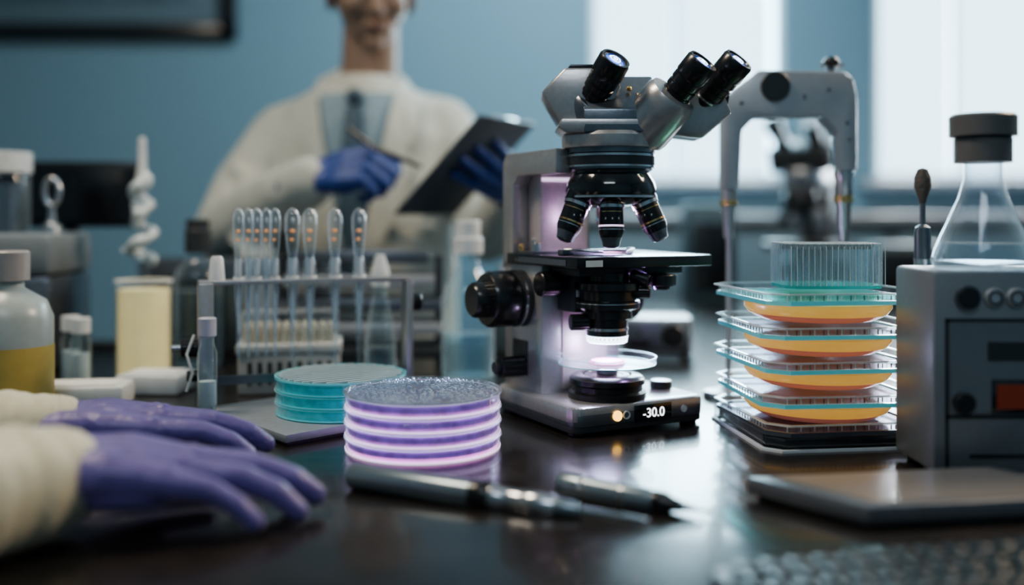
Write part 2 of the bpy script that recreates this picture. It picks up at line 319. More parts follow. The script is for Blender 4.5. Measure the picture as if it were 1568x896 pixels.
c=bpy.data.curves.new('display_digits','FONT'); c.body='-30.0'; c.size=.0135; c.align_x='CENTER'; c.extrude=.0002
o=bpy.data.objects.new('display_digits',c); scene.collection.objects.link(o); c.materials.append(white_led)
o.parent=mic; lm=T(.093,1.074,0,28)@Matrix.Translation((.013,-.0870,.0140))@Matrix.Rotation(R(90),4,'X'); o.matrix_parent_inverse=Matrix.Translation(-mic.location); o.matrix_basis=lm

# ---------------------------------------------------------------- stand arm
b=B('dispensing_arm_stand'); k=.000791
q=[(1105,290),(1105,165),(1118,140),(1158,110),(1285,112),(1300,122),(1306,150),(1306,262),(1280,262),(1276,205),(1255,180),(1150,182),(1132,200),(1127,290)]
pts=[((x-784)*k,.22-(y-330)*k) for x,y in q]
b.prism(pts,.034,grey_l,PZ(1.204),bev=.003)
X=(1181-784)*k; Z=.22+195*k
b.cyl((X,1.175,Z),.0175,.01,dark,axis=(0,-1,0)); b.ring((X,1.172,Z),.0145,.0165,.004,black,axis=(0,-1,0))
for px,py in ((1130,160),(1262,140),(1290,190),(1293,215),(1225,150)): b.cyl(((px-784)*k,1.172,.22-(py-330)*k),.0025,.003,steel_d,axis=(0,-1,0),bev=.0004,seg=16)
X2=(1273-784)*k; b.cyl((X2,1.187,.388),.005,.012,steel_d); b.ell((X2,1.187,.406),(.0095,.0095,.007),black); b.tube([(X2-.014,1.187,.402),(X2+.014,1.187,.402)],.003,steel)
XA=(1116-784)*k
b.lathe([(0,.004),(.028,.004),(.029,.008),(.012,.011),(.006,.014),(.006,.03),(.0036,.032),(.0036,.19),(.0065,.195),(.0075,.235),(.009,.238),(.009,.262),(0,.262)],(XA,1.187,0),grey_l)
b.cyl((XA,1.187,0),.031,.006,steel); b.ring((XA,1.187,.232),.0075,.0105,.006,gold)
XB=(1292-784)*k
b.lathe([(0,.28),(.0115,.28),(.0125,.27),(.0105,.262),(.0105,.236),(.0085,.232),(.008,.205),(.006,.2),(.0058,.192),(.003,.184),(0,.184)],(XB,1.187,0),steel); b.ring((XB,1.187,.236),.0105,.0112,.008,gold)
b.ell((XB+.006,1.187,.33),(.009,.014,.04),black); b.done()

# ---------------------------------------------------------------- orange agar stack
b=B('agar_plate_stack'); b.M=T(.311,1.0,0,7)@Matrix.Scale(1.035,4)
def octo(w,c): return [(w-c,-w),(w,-w+c),(w,w-c),(w-c,w),(-w+c,w),(-w,w-c),(-w,-w+c),(-w+c,-w)]
def inset(pts,f): return [(x*f,y*f) for x,y in pts]
def hollow(b,pts,f,z0,z1,mat,M=None):
    n=len(pts); t=bmesh.new(); q=inset(pts,f)
    a=[[t.verts.new((x,y,z)) for x,y in P_] for P_,z in ((pts,z0),(pts,z1),(q,z1),(q,z0))]
    for i in range(4):
        for k in range(n): t.faces.new([a[i][k],a[i][(k+1)%n],a[(i+1)%4][(k+1)%n],a[(i+1)%4][k]])
    b.merge(t,mat,M)
b.prism(octo(.078,.014),.009,black_g,Matrix.Translation((0,0,.003)),bev=.001); b.wall(octo(.082,.014),.0,.016,plas_c); hollow(b,octo(.084,.014),.95,.0,.0022,white)
zt_=[.142,.111,.080,.049,.024]
for i,z in enumerate(zt_):
    a=(-1)**i*1.5
    Mz=Matrix.Rotation(R(a),4,'Z')@Matrix.Translation((0,0,z-.0105))
    b.wall(octo(.077,.016),0.003,.0095,plas_c,Mz,1.02)
    hollow(b,octo(.0815,.017),.95,.009,.0105,glass_b,Mz)
    hollow(b,octo(.0820,.017),.992,.0096,.0104,white,Mz)
    hollow(b,octo(.0800,.017),.955,-.0005,.0034,teal_rim if i<4 else steel_d,Mz)
    b.prism(octo(.0755,.016),.0012,teal_thin if i==0 else mauve_thin,Matrix.Translation((0,0,.0012))@Mz)
    for s_ in range(30):
        x=-.0625+s_*.0043; b.box((x,-.0774,z-.0045),(.0008,.0009,.0045),[white,glass_b,steel_d][s_%3])
    for s_ in range(16):
        x=-.055+s_*.0073; b.box((-.0774,x,z-.0045),(.0009,.0009,.0045),white)
    if i<4:
        zb=z-.0112
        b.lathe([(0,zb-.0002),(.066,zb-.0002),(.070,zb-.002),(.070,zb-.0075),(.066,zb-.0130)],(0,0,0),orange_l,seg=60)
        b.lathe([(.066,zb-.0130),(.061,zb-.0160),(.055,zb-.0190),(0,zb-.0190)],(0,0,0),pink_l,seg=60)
        b.ring((0,0,zb-.0028),.067,.0712,.0012,glass_b,seg=60)
b.M=T(.320,1.0,.1475,0)
def corr(w,d,n,amp):
    o=[]; base=rrect(-w,w,-d,d,.02,6); P4=base+[base[0]]; L=[0]
    for a,c in zip(P4,P4[1:]): L.append(L[-1]+math.hypot(c[0]-a[0],c[1]-a[1]))
    N=n*6
    for i in range(N):
        s_=L[-1]*i/N; k_=max(j for j in range(len(L)) if L[j]<=s_+1e-9); k_=min(k_,len(P4)-2); f=(s_-L[k_])/max(1e-9,L[k_+1]-L[k_])
        x=P4[k_][0]*(1-f)+P4[k_+1][0]*f; y=P4[k_][1]*(1-f)+P4[k_+1][1]*f; h=math.hypot(x,y); g_=1+amp*abs(math.sin(math.pi*i/6))/h
        o.append((x*g_,y*g_))
    return o
cw_=corr(.049,.036,44,.0022)
b.wall(cw_,.003,.044,plas_c); b.prism(rrect(-.050,.050,-.037,.037,.02),.003,teal_thin)
for i in range(15):
    for j in range(8):
        x=-.0455+i*.0065; y=-.031+j*.0088
        if (abs(x)>.038 and abs(y)>.026): continue
        b.lathe([(.0028,.0385),(.0030,.0445),(.0024,.0445)],(x,y,0),glass_b,seg=10)
        b.ring((x,y,.0438),.0024,.0031,.0009,white,seg=10)
        if j in (1,4) : b.lathe([(.0005,.003),(.0022,.010),(.0026,.038)],(x,y,0),glass_b,seg=8)
for i in range(17): b.box((-.046+i*.00575,-.0396,.0225),(.0006,.0006,.039),white)
b.done()

# ---------------------------------------------------------------- violet & teal dishes
def dish_stack(name,cx,cy,z0,r,n,h,liq,liq2,rim,extra,base=None):
    b=B(name); b.M=T(cx,cy,z0)
    for i in range(n):
        z=i*h
        b.lathe([(r-.002,z+.0002),(r,z+.001),(r,z+h-.0025),(r+.0012,z+h-.002)],(0,0,0),plas_c,seg=80)
        b.ring((0,0,z+.0002),r-.0035,r+.0006,.0013,rim,seg=80)
        b.ring((0,0,z+h-.0018),r-.001,r+.0016,.0010,glass_b,seg=80)
        b.lathe([(0,z+.0016),(r-.003,z+.0016),(r-.002,z+.003),(r-.002,z+h*.34)],(0,0,0),(base if (base and i==0) else liq2),seg=80)
        b.lathe([(r-.002,z+h*.34),(r-.002,z+h*.66),(r-.004,z+h*.72),(0,z+h*.72)],(0,0,0),liq,seg=80)
        b.ring((0,0,z+h*.82),r-.003,r-.0006,.0004,rim,seg=80)
    extra(b,n*h,r); b.done()
def ex_p(b,z,r):
    b.lathe([(0,z-.0006),(r-.001,z-.0006),(r+.0012,z-.0008)],(0,0,0),P('frosted_lid',(.20,.25,.31),.15,0,.25,120,alpha=.75,coat=.6),seg=80)
    b.ring((0,0,z-.001),r-.002,r+.0016,.0018,plas_c,seg=80)
    dm=G('droplet',(.8,.88,.95),.7,.04,base=.35)
    for k_ in range(620):
        a=random.random()*6.283; q=(r-.005)*math.sqrt(random.random()); s_=random.uniform(.0008,.0020)
        b.ell((q*math.cos(a),q*math.sin(a),z+s_*.2),(s_,s_,s_*.85),dm,sub=1)
def ex_t(b,z,r):
    lid=P('teal_lid',(.10,.36,.39),.15,0,.05,90,alpha=.85,coat=.8)
    b.lathe([(0,z-.0006),(r-.001,z-.0006)],(0,0,0),lid,seg=80); b.ring((0,0,z-.001),r-.002,r+.0016,.0018,teal_rim,seg=80)
    old=b.M; b.M=b.M@Matrix.Rotation(R(35),4,'Z')
    for k_ in range(13):
        y=-r*.9+k_*r*.15; w=math.sqrt(max(0,(r*.95)**2-y*y)); b.box((0,y,z+.0006),(2*w,.0030,.0018),white)
    b.M=old
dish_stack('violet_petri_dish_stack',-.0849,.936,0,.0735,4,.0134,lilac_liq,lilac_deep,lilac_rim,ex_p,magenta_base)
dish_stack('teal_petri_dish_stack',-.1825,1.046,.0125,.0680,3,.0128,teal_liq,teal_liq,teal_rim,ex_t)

# ---------------------------------------------------------------- pipette rack
rk=B('pipette_rack')
plate=[(-.335,1.065),(-.215,.930),(-.100,1.040),(-.22,1.175)]
rk.prism(plate,.0085,tray_m,Matrix.Translation((0,0,.003)),bev=.002); rk.prism([(-.328,1.063),(-.215,.938),(-.108,1.040),(-.22,1.165)],.004,dark)
rk.M=T(-.338,1.08,0,19.3)
rk.bx(-.008,.008,-.022,.022,0,.146,silver,bev=.0015); rk.bx(.223,.231,-.016,.016,0,.146,silver,bev=.0015)
rk.bx(-.008,.231,-.014,.014,.1435,.1485,silver,bev=.001)
rk.bx(-.008,.231,.010,.014,.03,.040,steel_d)
rk.bx(-.045,.01,-.012,.004,0,.009,dark,bev=.002)
rk.cyl((-.008,0,.075),.010,.018,black,axis=(-1,0,0),knurl=.0005); rk.cyl((-.008,0,.075),.004,.028,steel,axis=(-1,0,0)); rk.cyl((-.008,-.01,.045),.006,.012,black,axis=(-1,0,0)); rk.cyl((.231,0,.118),.010,.012,black,axis=(1,0,0),knurl=.0005)
rk.tube([(-.012,-.012,.09),(-.02,-.02,.07),(-.014,-.02,.05),(-.02,-.018,.03)],.0016,white)
rk.lathe([(0,.1485),(.009,.1485),(.007,.172),(.005,.175),(0,.175)],(.012,0,0),white)
rk.done()
pg=G('pipette_plastic',(.93,.97,1),.9,.05,base=.08,pw=1.9,dif=.5)
pg_o=P('orange_glint',(.9,.35,.12),.3,em=(1,.4,.1),es=.35)  # emissive blobs painted as orange light glints inside the bulbs
def pipette(b,x,y,zt,zb,r=.0086):
    b.M=T(x,y,0)
    b.lathe([(0,zt),(r*.55,zt-.002),(r*.95,zt-.009),(r,zt-.022),(r*.8,zt-.042),(r*.55,zt-.056),(r*.75,zt-.06),(r*.8,zt-.074),(r*.65,zt-.078)],(0,0,0),pg,seg=24)
    b.lathe([(r*.5,zt-.057),(r*.5,zt-.076)],(0,0,0),white,seg=16)
    b.lathe([(r*.9,.152),(r*.95,.150),(r*.95,.1485)],(0,0,0),white,seg=24)
    b.lathe([(r*.62,zt-.078),(r*.72,.15),(r*.66,.13),(r*.42,.10),(r*.22,.06),(r*.12,zb)],(0,0,0),pg,seg=20)
    b.lathe([(r*.3,.145),(r*.34,.12),(r*.12,.09),(0,.085)],(0,0,0),white,seg=12)
    b.ell((0,0,zt-.026),(r*.36,r*.36,.002),pg_o,sub=2); b.ell((0.001,-r*.3,zt-.014),(r*.25,r*.2,.004),white,sub=1); b.ell((-.001,0,zt-.036),(r*.3,r*.3,.002),pg_o,sub=1)
    b.M=Matrix()
for i,(x,y) in enumerate(((-.2495,1.113),(-.231,1.119),(-.204,1.128),(-.1775,1.136))):
    b=B('transfer_pipette'); pipette(b,x,y,.2285,.042 if i else .046); b.done()
for i,(x,y) in enumerate(((-.305,1.092),(-.297,1.104),(-.286,1.098),(-.278,1.108),(-.267,1.104))):
    b=B('transfer_pipette'); pipette(b,x,y,.2285,.085,.0062); b.done()
b=B('pipette_tip_box'); b.M=T(-.28,1.24,0,10)
b.bx(-.062,.062,-.035,.035,0,.05,P('tipbox_white',(.5,.52,.52),.4),bev=.003); b.bx(-.064,.064,-.037,.037,.05,.062,white,bev=.002); b.bx(-.06,.06,-.034,.034,.062,.10,plas_c,bev=.003)
for i in range(10):
    for j in range(4): b.lathe([(.0042,.062),(.0042,.07),(.0038,.084),(0,.084)],(-.052+i*.0115,-.024+j*.016,0),cream,seg=10)
for i in range(9): b.bx(-.05+i*.012,-.045+i*.012,-.036,-.0345,.012,.04,dark)
b.done()
b=B('sample_vial'); b.M=T(-.322,1.035,0)
b.lathe([(0,.0),(.007,.0),(.010,.02),(.010,.075),(.007,.085),(.007,.095)],(0,0,0),glass_b); b.lathe([(0,.003),(.009,.02),(.009,.045),(0,.045)],(0,0,0),white)
b.cyl((0,0,.092),.0095,.02,P('vial_cap_lilac',(.5,.5,.58),.4)); b.done()

# ---------------------------------------------------------------- generic bottles
def bottle(name,x,y,prof,glassm,cap,liq=None,capm=white,z0=0,label=None):
    b=B(name); b.M=T(x,y,z0)
    b.lathe([(0,.001)]+prof,(0,0,0),glassm,seg=40)
    if liq: 
        pr,lm=liq; b.lathe(pr,(0,0,0),lm,seg=36)
    for (r0,za,zb) in cap: b.lathe([(0,za),(r0,za),(r0,zb-.002),(r0-.002,zb),(0,zb)],(0,0,0),capm,seg=48,knurl=.0005)
    if label: b.lathe([(label[0],label[1]),(label[0],label[2])],(0,0,0),label[3],seg=40)
    b.done()
bottle('reagent_bottle',-.060,1.335,[(.034,.001),(.036,.005),(.036,.105),(.033,.118),(.018,.145),(.014,.152),(.014,.175)],glass_b,[(.020,.168,.190),(.0165,.190,.213)],([(0,.003),(.034,.003),(.034,.06),(0,.06)],water))
b=B('dropper_bottle'); b.M=T(-.171,1.27); b.lathe([(0,.001),(.020,.001),(.022,.005),(.020,.06),(.012,.10),(.0075,.125),(.0075,.135)],(0,0,0),glass_b); b.lathe([(0,.003),(.019,.003),(.018,.05),(0,.05)],(0,0,0),water)
b.lathe([(0,.128),(.011,.128),(.0125,.140),(.0115,.148),(.006,.168),(.004,.169),(0,.169)],(0,0,0),white); b.done()
lab=P('yellow_label',(.55,.42,.12),.5)
bottle('media_bottle',-.545,1.06,[(.042,.001),(.045,.006),(.045,.11),(.038,.128),(.016,.142),(.015,.16)],P('bottle_pale_plastic',(.38,.43,.42),.3),[(.021,.150,.182)],None,P('cap_grey',(.35,.33,.32),.4),label=(.0456,.015,.080,lab))
b=B('glass_beaker'); b.M=T(-.50,1.33)
b.lathe([(0,.001),(.031,.001),(.035,.005),(.035,.128),(.038,.133)],(0,0,0),glass_b); b.lathe([(0,.003),(.033,.003),(.033,.120),(0,.120)],(0,0,0),P('cream_solution',(.90,.76,.42),.35,em=(1,.74,.34),es=.35,var=.1,bs=20)); b.ring((0,0,.130),.034,.038,.003,white); b.done()  # emission paints the warm light into the solution colour
for i,(x,y) in enumerate(((-.60,1.25),(-.572,1.27),(-.548,1.245))):
    b=B('sample_tube_vial'); b.M=T(x,y)
    b.lathe([(0,.001),(.011,.001),(.012,.004),(.012,.06),(.009,.068),(.009,.074)],(0,0,0),glass_b); b.lathe([(0,.003),(.0105,.003),(.0105,.045),(0,.045)],(0,0,0),white); b.cyl((0,0,.070),.0115,.02,white,knurl=.0004); b.done()
b=B('tissue_carton'); b.M=T(-.475,1.135,0,8); b.bx(-.075,.03,-.03,.03,0,.026,white,bev=.004); b.bx(-.065,.02,-.022,.022,.026,.0275,paper); b.done()
b=B('tissue_carton'); b.M=T(-.435,1.225,0,-5); b.bx(-.05,.03,-.03,.03,0,.024,white,bev=.004); b.bx(-.04,.02,-.022,.022,.024,.0255,paper); b.done()
b=B('centrifuge_unit'); b.M=T(-.77,1.44,0,3)
b.bx(-.12,.12,-.08,.08,.0,.135,steel_d,bev=.008); b.bx(-.122,.122,-.082,.082,.135,.195,P('centrifuge_lid',(.22,.25,.27),.4),bev=.012); b.bx(-.09,.03,-.084,-.08,.03,.1,black); b.cyl((.07,-.08,.06),.018,.012,black,axis=(0,-1,0)); b.done()
b=B('jar'); b.M=T(-.745,1.43,.196); b.lathe([(0,0),(.036,0),(.038,.004),(.038,.08),(.034,.088)],(0,0,0),glass_b); b.lathe([(0,.002),(.035,.002),(.035,.07),(0,.07)],(0,0,0),steel_d); b.cyl((0,0,.086),.041,.03,white); b.done()
b=B('inoculating_loop_holder'); b.M=T(-.672,1.43,.196); b.lathe([(0,0),(.014,0),(.012,.01),(.006,.015),(.005,.03)],(0,0,0),steel); ring=[(.011*math.cos(a),0,.058+.02*math.sin(a)) for a in [i*math.pi/10-math.pi/2 for i in range(21)]]; b.tube(ring,.004,steel); b.tube([(0,0,.028),(0,0,.04)],.004,steel); b.done()
b=B('monitor'); b.M=T(-.74,1.64,0,3); b.bx(-.12,.12,-.01,.01,.2,.31,black,bev=.004); b.bx(-.01,.01,0,.02,.0,.22,dark); b.bx(-.1,.1,-.02,.03,0,.008,dark); b.bx(-.11,.11,-.012,-.01,.21,.30,black_g); b.done()
b=B('glass_coil_condenser'); b.M=T(-.555,1.47); fr=P('frosted_glass',(.70,.76,.78),.2,coat=.5)
b.cyl((0,0,0),.035,.012,dark); b.lathe([(0,.012),(.02,.012),(.02,.11),(.008,.13),(.008,.16)],(0,0,0),glass_b)
hx=[(.018*math.cos(a)*(.7+.3*math.sin(a*.41)),.012*math.sin(a),.150+a*.0066) for a in [i*.3 for i in range(60)]]
b.tube(hx,[.0080+.002*math.sin(i*.9) for i in range(60)],fr); b.lathe([(.010,.27),(.006,.295),(.005,.335),(.003,.337),(0,.337)],(0,0,0),white); b.ell((-.002,0,.235),(.014,.010,.022),fr); b.ell((.004,0,.272),(.012,.010,.014),fr); b.tube([(0,0,.15),(-.018,0,.175),(-.028,0,.165)],.005,fr); b.done()
bottle('wash_bottle',-.462,1.44,[(.032,.001),(.034,.005),(.034,.12),(.030,.14),(.012,.16),(.012,.175)],glass_b,[(.018,.165,.2),(.016,.20,.215)],([(0,.003),(.032,.003),(.032,.11),(0,.11)],water),dark)
b=B('fluorometer'); b.M=T(-.43,1.62,0,0); b.bx(-.17,.13,-.05,.05,.0,.15,steel_d,bev=.006); b.bx(-.15,-.03,-.052,-.05,.03,.12,black); b.bx(0,.11,-.052,-.05,.03,.12,grey_l); b.done()
b=B('stacked_trays'); b.M=T(-.225,1.48,0,3)
for i,w in enumerate((.13,.12,.125,.11,.1)): b.bx(-w,w,-.055,.055,.01+i*.035,.028+i*.035,[dark,grey_l,steel_d,grey_l,steel_d][i],bev=.003)
b.bx(-.12,-.11,-.05,.05,0,.16,dark); b.bx(.11,.12,-.05,.05,0,.16,dark); b.done()
b=B('tube_rack'); b.M=T(.03,1.60,0,-4); b.bx(-.06,.06,-.035,.035,0,.11,P('rack_teal_grey',(.14,.2,.22),.5),bev=.003)
for i in range(5): b.cyl((-.045+i*.022,0,.11),.008,.03,[white,steel_d,white,teal_rim,white][i])
b.done()
b=B('power_supply_unit'); b.M=T(.225,1.54,0,-6); b.bx(-.055,.055,-.035,.05,.004,.062,grey_l,bev=.005); b.bx(-.05,.05,-.037,-.035,.01,.056,steel_d,bev=.001)
b.cyl((.025,-.036,.035),.018,.014,black,axis=(0,-1,0),knurl=.0006); b.ring((.025,-.036,.035),.019,.021,.006,steel,axis=(0,-1,0)); b.ell((-.025,-.037,.04),(.004,.003,.004),black); b.bx(-.042,-.01,-.038,-.036,.018,.028,black)
for x in(-.045,.045): b.cyl((x,0,0),.006,.006,black)
b.done()
b=B('compound_microscope'); b.M=T(.68,2.25,0,-35)@Matrix.Scale(1.15,4)
b.bx(-.07,.07,-.09,.09,0,.035,dark,bev=.008); b.bx(-.03,.03,.03,.085,.03,.25,dark,bev=.008); b.bx(-.065,.065,-.08,.05,.125,.14,black,bev=.003)
b.bx(-.03,.03,-.07,.08,.235,.285,steel_d,bev=.01); b.lathe([(0,.19),(.03,.195),(.036,.22),(.03,.24)],(0,-.045,0),black)
for dx in (-.03,0,.03): b.lathe([(.012,0),(.012,.035),(.006,.045),(0,.045)],(dx,-.045,.2),steel_d,axis=(dx*10,-.2,-1))
b.box((0,-.03,.31),(.12,.08,.05),dark,rot=(20,0,0),bev=.01)
for dx in (-.032,.032): b.lathe([(0,0),(.014,0),(.014,.06),(.017,.062),(.017,.08),(0,.08)],(dx,-.04,.32),black,axis=(dx*2,-.75,.6))
b.cyl((-.03,.055,.08),.025,.035,black,axis=(-1,0,0)); b.cyl((.03,.055,.08),.025,.035,black,axis=(1,0,0)); b.cyl((0,-.045,.035),.03,.02,black); b.cyl((0,-.045,.09),.02,.036,black); b.done()
b=B('incubator_box'); b.M=T(.50,2.5,0,0); b.bx(-.06,.06,-.06,.06,.0,.25,cab_m,bev=.006); b.bx(-.05,.05,-.063,-.06,.03,.2,black,bev=.002); b.cyl((.035,-.06,.22),.006,.006,steel,axis=(0,-1,0)); b.done()
b=B('incubator_box'); b.M=T(.98,2.45,0,0); b.bx(-.09,.09,-.06,.06,.0,.15,cab_m,bev=.006); b.bx(-.08,.03,-.063,-.06,.03,.13,black,bev=.002); b.cyl((.06,-.06,.09),.012,.006,steel,axis=(0,-1,0)); b.done()

# ---------------------------------------------------------------- right side objects
b=B('cotton_swab_probe'); b.M=T(.440,1.050)@Matrix.Scale(1.02,4)
b.lathe([(0,0),(.018,0),(.018,.003),(.013,.005),(.012,.02),(.0095,.022)],(0,0,0),glass_b); b.lathe([(0,.006),(.0065,.008),(.0085,.02),(.0085,.195),(.0075,.203),(.003,.206),(.0028,.232)],(0,0,0),steel_d,seg=30)
b.lathe([(.0028,.228),(.0045,.234),(.0085,.246),(.0082,.256),(.005,.264),(0,.266)],(0,0,0),P('swab_tip',(.12,.1,.09),.7,0,.3,200)); b.ring((0,0,.12),.0085,.0089,.05,steel); b.ring((0,0,.03),.0092,.0095,.09,glass_b); b.done()
b=B('bench_controller'); b.M=T(.349,.812,0,0)
b.bx(0,.22,0,.082,.006,.1745,P('instrument_grey',(.26,.28,.30),.35,.4,.02,120,var=.03),bev=.004)
for x,y in ((.015,.015),(.205,.015),(.015,.07),(.205,.07)): b.cyl((x,y,0),.008,.007,black)
for a in ((.010,.215,.132,.1345),(.010,.215,.052,.0545),(.010,.0125,.006,.1345)): b.bx(a[0],a[1],-.0012,.001,a[2],a[3],black)
b.bx(.014,.214,-.001,.001,.056,.131,P('instrument_panel',(.22,.24,.26),.35,.3,var=.03))
b.cyl((.028,0,.152),.0092,.006,black,axis=(0,-1,0)); b.ring((.028,-.001,.152),.0092,.0105,.003,steel_d,axis=(0,-1,0))
for x in (.050,.068): b.cyl((x,0,.152),.008,.004,grey_l,axis=(0,-1,0)); b.ring((x,-.003,.152),.0045,.006,.002,black,axis=(0,-1,0))
b.cyl((.024,0,.065),.0085,.008,black,axis=(0,-1,0)); b.bx(.048,.11,-.002,.001,.056,.084,black_g,bev=.0005); b.bx(.052,.106,-.003,-.001,.060,.080,red_led)
b.bx(.045,.11,-.0022,.001,.100,.115,dark); b.bx(.03,.2,-.002,.001,.020,.022,black); b.done()
bottle('erlenmeyer_flask',.411,.855,[(.040,.001),(.0425,.006),(.040,.016),(.020,.062),(.0155,.078),(.015,.105)],G('flask_glass',(.93,.97,1),1.0,.04,base=.06,pw=2.0,dif=.3),[(.023,.092,.115),(.027,.115,.134)],([(0,.003),(.040,.006),(.037,.016),(.0345,.022),(0,.022)],water),P('grey_cap',(.15,.145,.145),.45),z0=.174)
b=B('tablet_tray'); A=(.182,.762); e1=(.066,-.079); e2=(.205,.032)
q=[A,(A[0]+e1[0],A[1]+e1[1]),(A[0]+e1[0]+e2[0],A[1]+e1[1]+e2[1]),(A[0]+e2[0],A[1]+e2[1])]
cx=sum(p[0] for p in q)/4; cy=sum(p[1] for p in q)/4
def ins(f): return [(cx+(p[0]-cx)*f,cy+(p[1]-cy)*f) for p in q]
b.prism(ins(.93),.004,black); b.prism(q,.013,P('tray_grey',(.22,.23,.25),.35,.5),Matrix.Translation((0,0,.004)),bev=.002); b.prism(ins(.86),.001,P('tray_surface',(.34,.32,.31),.28,.4,0,20,coat=.4),Matrix.Translation((0,0,.0168)))
b.done()
b=B('keyboard'); b.M=T(.265,.560,0,14)
b.prism(rrect(-.14,.14,-.06,.06,.012),.008,dark,Matrix.Translation((0,0,.001)),bev=.002)
key=P('key_cap',(.03,.045,.055),.3,coat=.3)
for i in range(15):
    for j in range(6): b.box((-.127+i*.0178+(j%2)*.004,-.05+j*.0185,.0115),(.0145,.0150,.008),key,bev=.0035)
b.done()
def pen(name,a,c,prof,r):
    b=B(name); a=Vector(a); c=Vector(c); d=(c-a); L=d.length; d.normalize()
    for m_,pr in prof: b.lathe([(rr*r,zz*L) for rr,zz in pr],a,m_,axis=d,seg=36)
    b.done()
pen('metal_probe_pen',(-.130,.788,.0108),(.096,.692,.0045),[
 (pen_m,[(0,0),(.8,0),(1,.012),(1,.44)]),(black,[(1,.44),(1.03,.445),(1.03,.50),(.95,.505)]),(steel,[(.9,.505),(.9,.53),(.8,.54),(.8,.62),(.86,.625),(.86,.66),(.8,.70),(.62,.72)]),(pen_m,[(.62,.70),(.66,.72),(.5,.78),(.3,.80)]),(chrome,[(.3,.79),(.25,.85),(.2,.95),(.1,1),(0,1)])],.0105)
pen('engraving_pen',(.037,.772,.0094),(.146,.708,.0052),[
 (pen_m,[(0,0),(.75,0),(1,.04),(1,.16)]),(steel,[(1.0,.16),(.96,.17),(.96,.20)]),(pen_m,[(1,.2),(1,.42)]),(steel,[(.94,.42),(.94,.45)]),(pen_m,[(1,.45),(.98,.58),(.85,.64)]),(black,[(.85,.63),(.9,.65),(.85,.70),(.5,.76),(.45,.80)]),(chrome,[(.4,.78),(.3,.85),(.12,.9),(.08,1),(0,1)])],.0094)

# ---------------------------------------------------------------- hands
def hand(b,M,side,mat,curl,spread=1.0,thumb=None,fat=1.0):
    b.M=M
    F=[(.031,.088,(.040,.025,.019),.0092,5),(.0105,.093,(.044,.028,.020),.0095,1),(-.0105,.088,(.041,.026,.020),.0092,-3),(-.030,.079,(.031,.020,.018),.0082,-8)]
    for i,(yk,kx,segs,r,sp) in enumerate(F):
        y=side*yk; kz=.004-abs(yk)*.12
        b.chain([(0,y*.6,0),(kx*.5,y*.9,.003*fat),(kx,y,kz)],[.0165*fat,.0155*fat,.0118],mat)
        b.ell((kx,y,kz+.003),(.011,.0095,.0105),mat,sub=2)
        p=Vector((kx,y,kz)); pts=[p]; rr=[.0114]
        for j,L in enumerate(segs):
            c=curl[i][j]; dr=Vector((math.cos(R(c))*math.cos(R(sp*spread*side)),math.cos(R(c))*math.sin(R(sp*spread*side)),-math.sin(R(c))))
            p=p+dr*L; pts.append(p); rr.append(r*(1.04,.94,.84)[j])
        b.chain(pts,rr,mat)
    b.ell((.05,-side*.018,-.008),(.042,.024,.014),mat); b.ell((.04,side*.02,-.009),(.034,.022,.015),mat)
    th=thumb or [(.012,.018,-.006),(.042,.043,-.012),(.070,.054,-.016),(.095,.056,-.018)]
    b.chain([(x,side*y,z) for x,y,z in th],[.016,.0135,.0105,.009],mat)
    b.chain([(-.06,.011,0),(.005,.011,0)],[.022,.021],mat); b.chain([(-.06,-.011,0),(.005,-.011,0)],[.022,.021],mat)
    b.M=Matrix()
def sleeve_mesh(name,pts,rad,parent):
    b=B(name); P0=[Vector(p) for p in pts]; n=60; out=[]; rr=[]
    for i in range(n+1):
        t=i/n*(len(P0)-1); k=min(int(t),len(P0)-2); f=t-k; out.append(P0[k].lerp(P0[k+1],f))
        base=rad[k]*(1-f)+rad[k+1]*f; rr.append(base*(1+.022*math.sin(i*.55)+.014*math.sin(i*1.25+1)))
    b.tube(out,rr,sleeve,seg=36,flat=.92)
    d=(P0[0]-P0[1]).normalized()
    b.tube([P0[0]+d*.014,P0[0]+d*.010,P0[0]],[rad[0]*.80,rad[0]*.88,rad[0]*.95],sleeve,seg=36)
    return b.done(parent=parent,ang=80)
rest=[(3,20,38),(2,18,36),(5,22,40),(8,26,42)]
g1=empty('gloved_forearm',(-.31,.69,0))
b=B('gloved_hand'); hand(b,T(-.318,.678,.043,10)@Matrix.Rotation(R(3),4,'Y'),1,glove,rest,.75,fat=1.18); b.done(parent=g1,voxel=.0016,smooth=2)
sleeve_mesh('gown_sleeve',[(-.312,.672,.040),(-.325,.640,.043),(-.350,.590,.047),(-.40,.50,.051),(-.48,.37,.058)],[.037,.042,.046,.050,.056],g1)
g2=empty('gloved_forearm',(-.39,.83,0))
b=B('gloved_hand'); hand(b,T(-.395,.842,.038,10),-1,glove,rest,.6,fat=1.05); b.done(parent=g2,voxel=.0016,smooth=2)
sleeve_mesh('gown_sleeve',[(-.390,.842,.038),(-.425,.828,.040),(-.48,.80,.042),(-.60,.72,.05),(-.75,.62,.055)],[.029,.034,.038,.043,.05],g2)

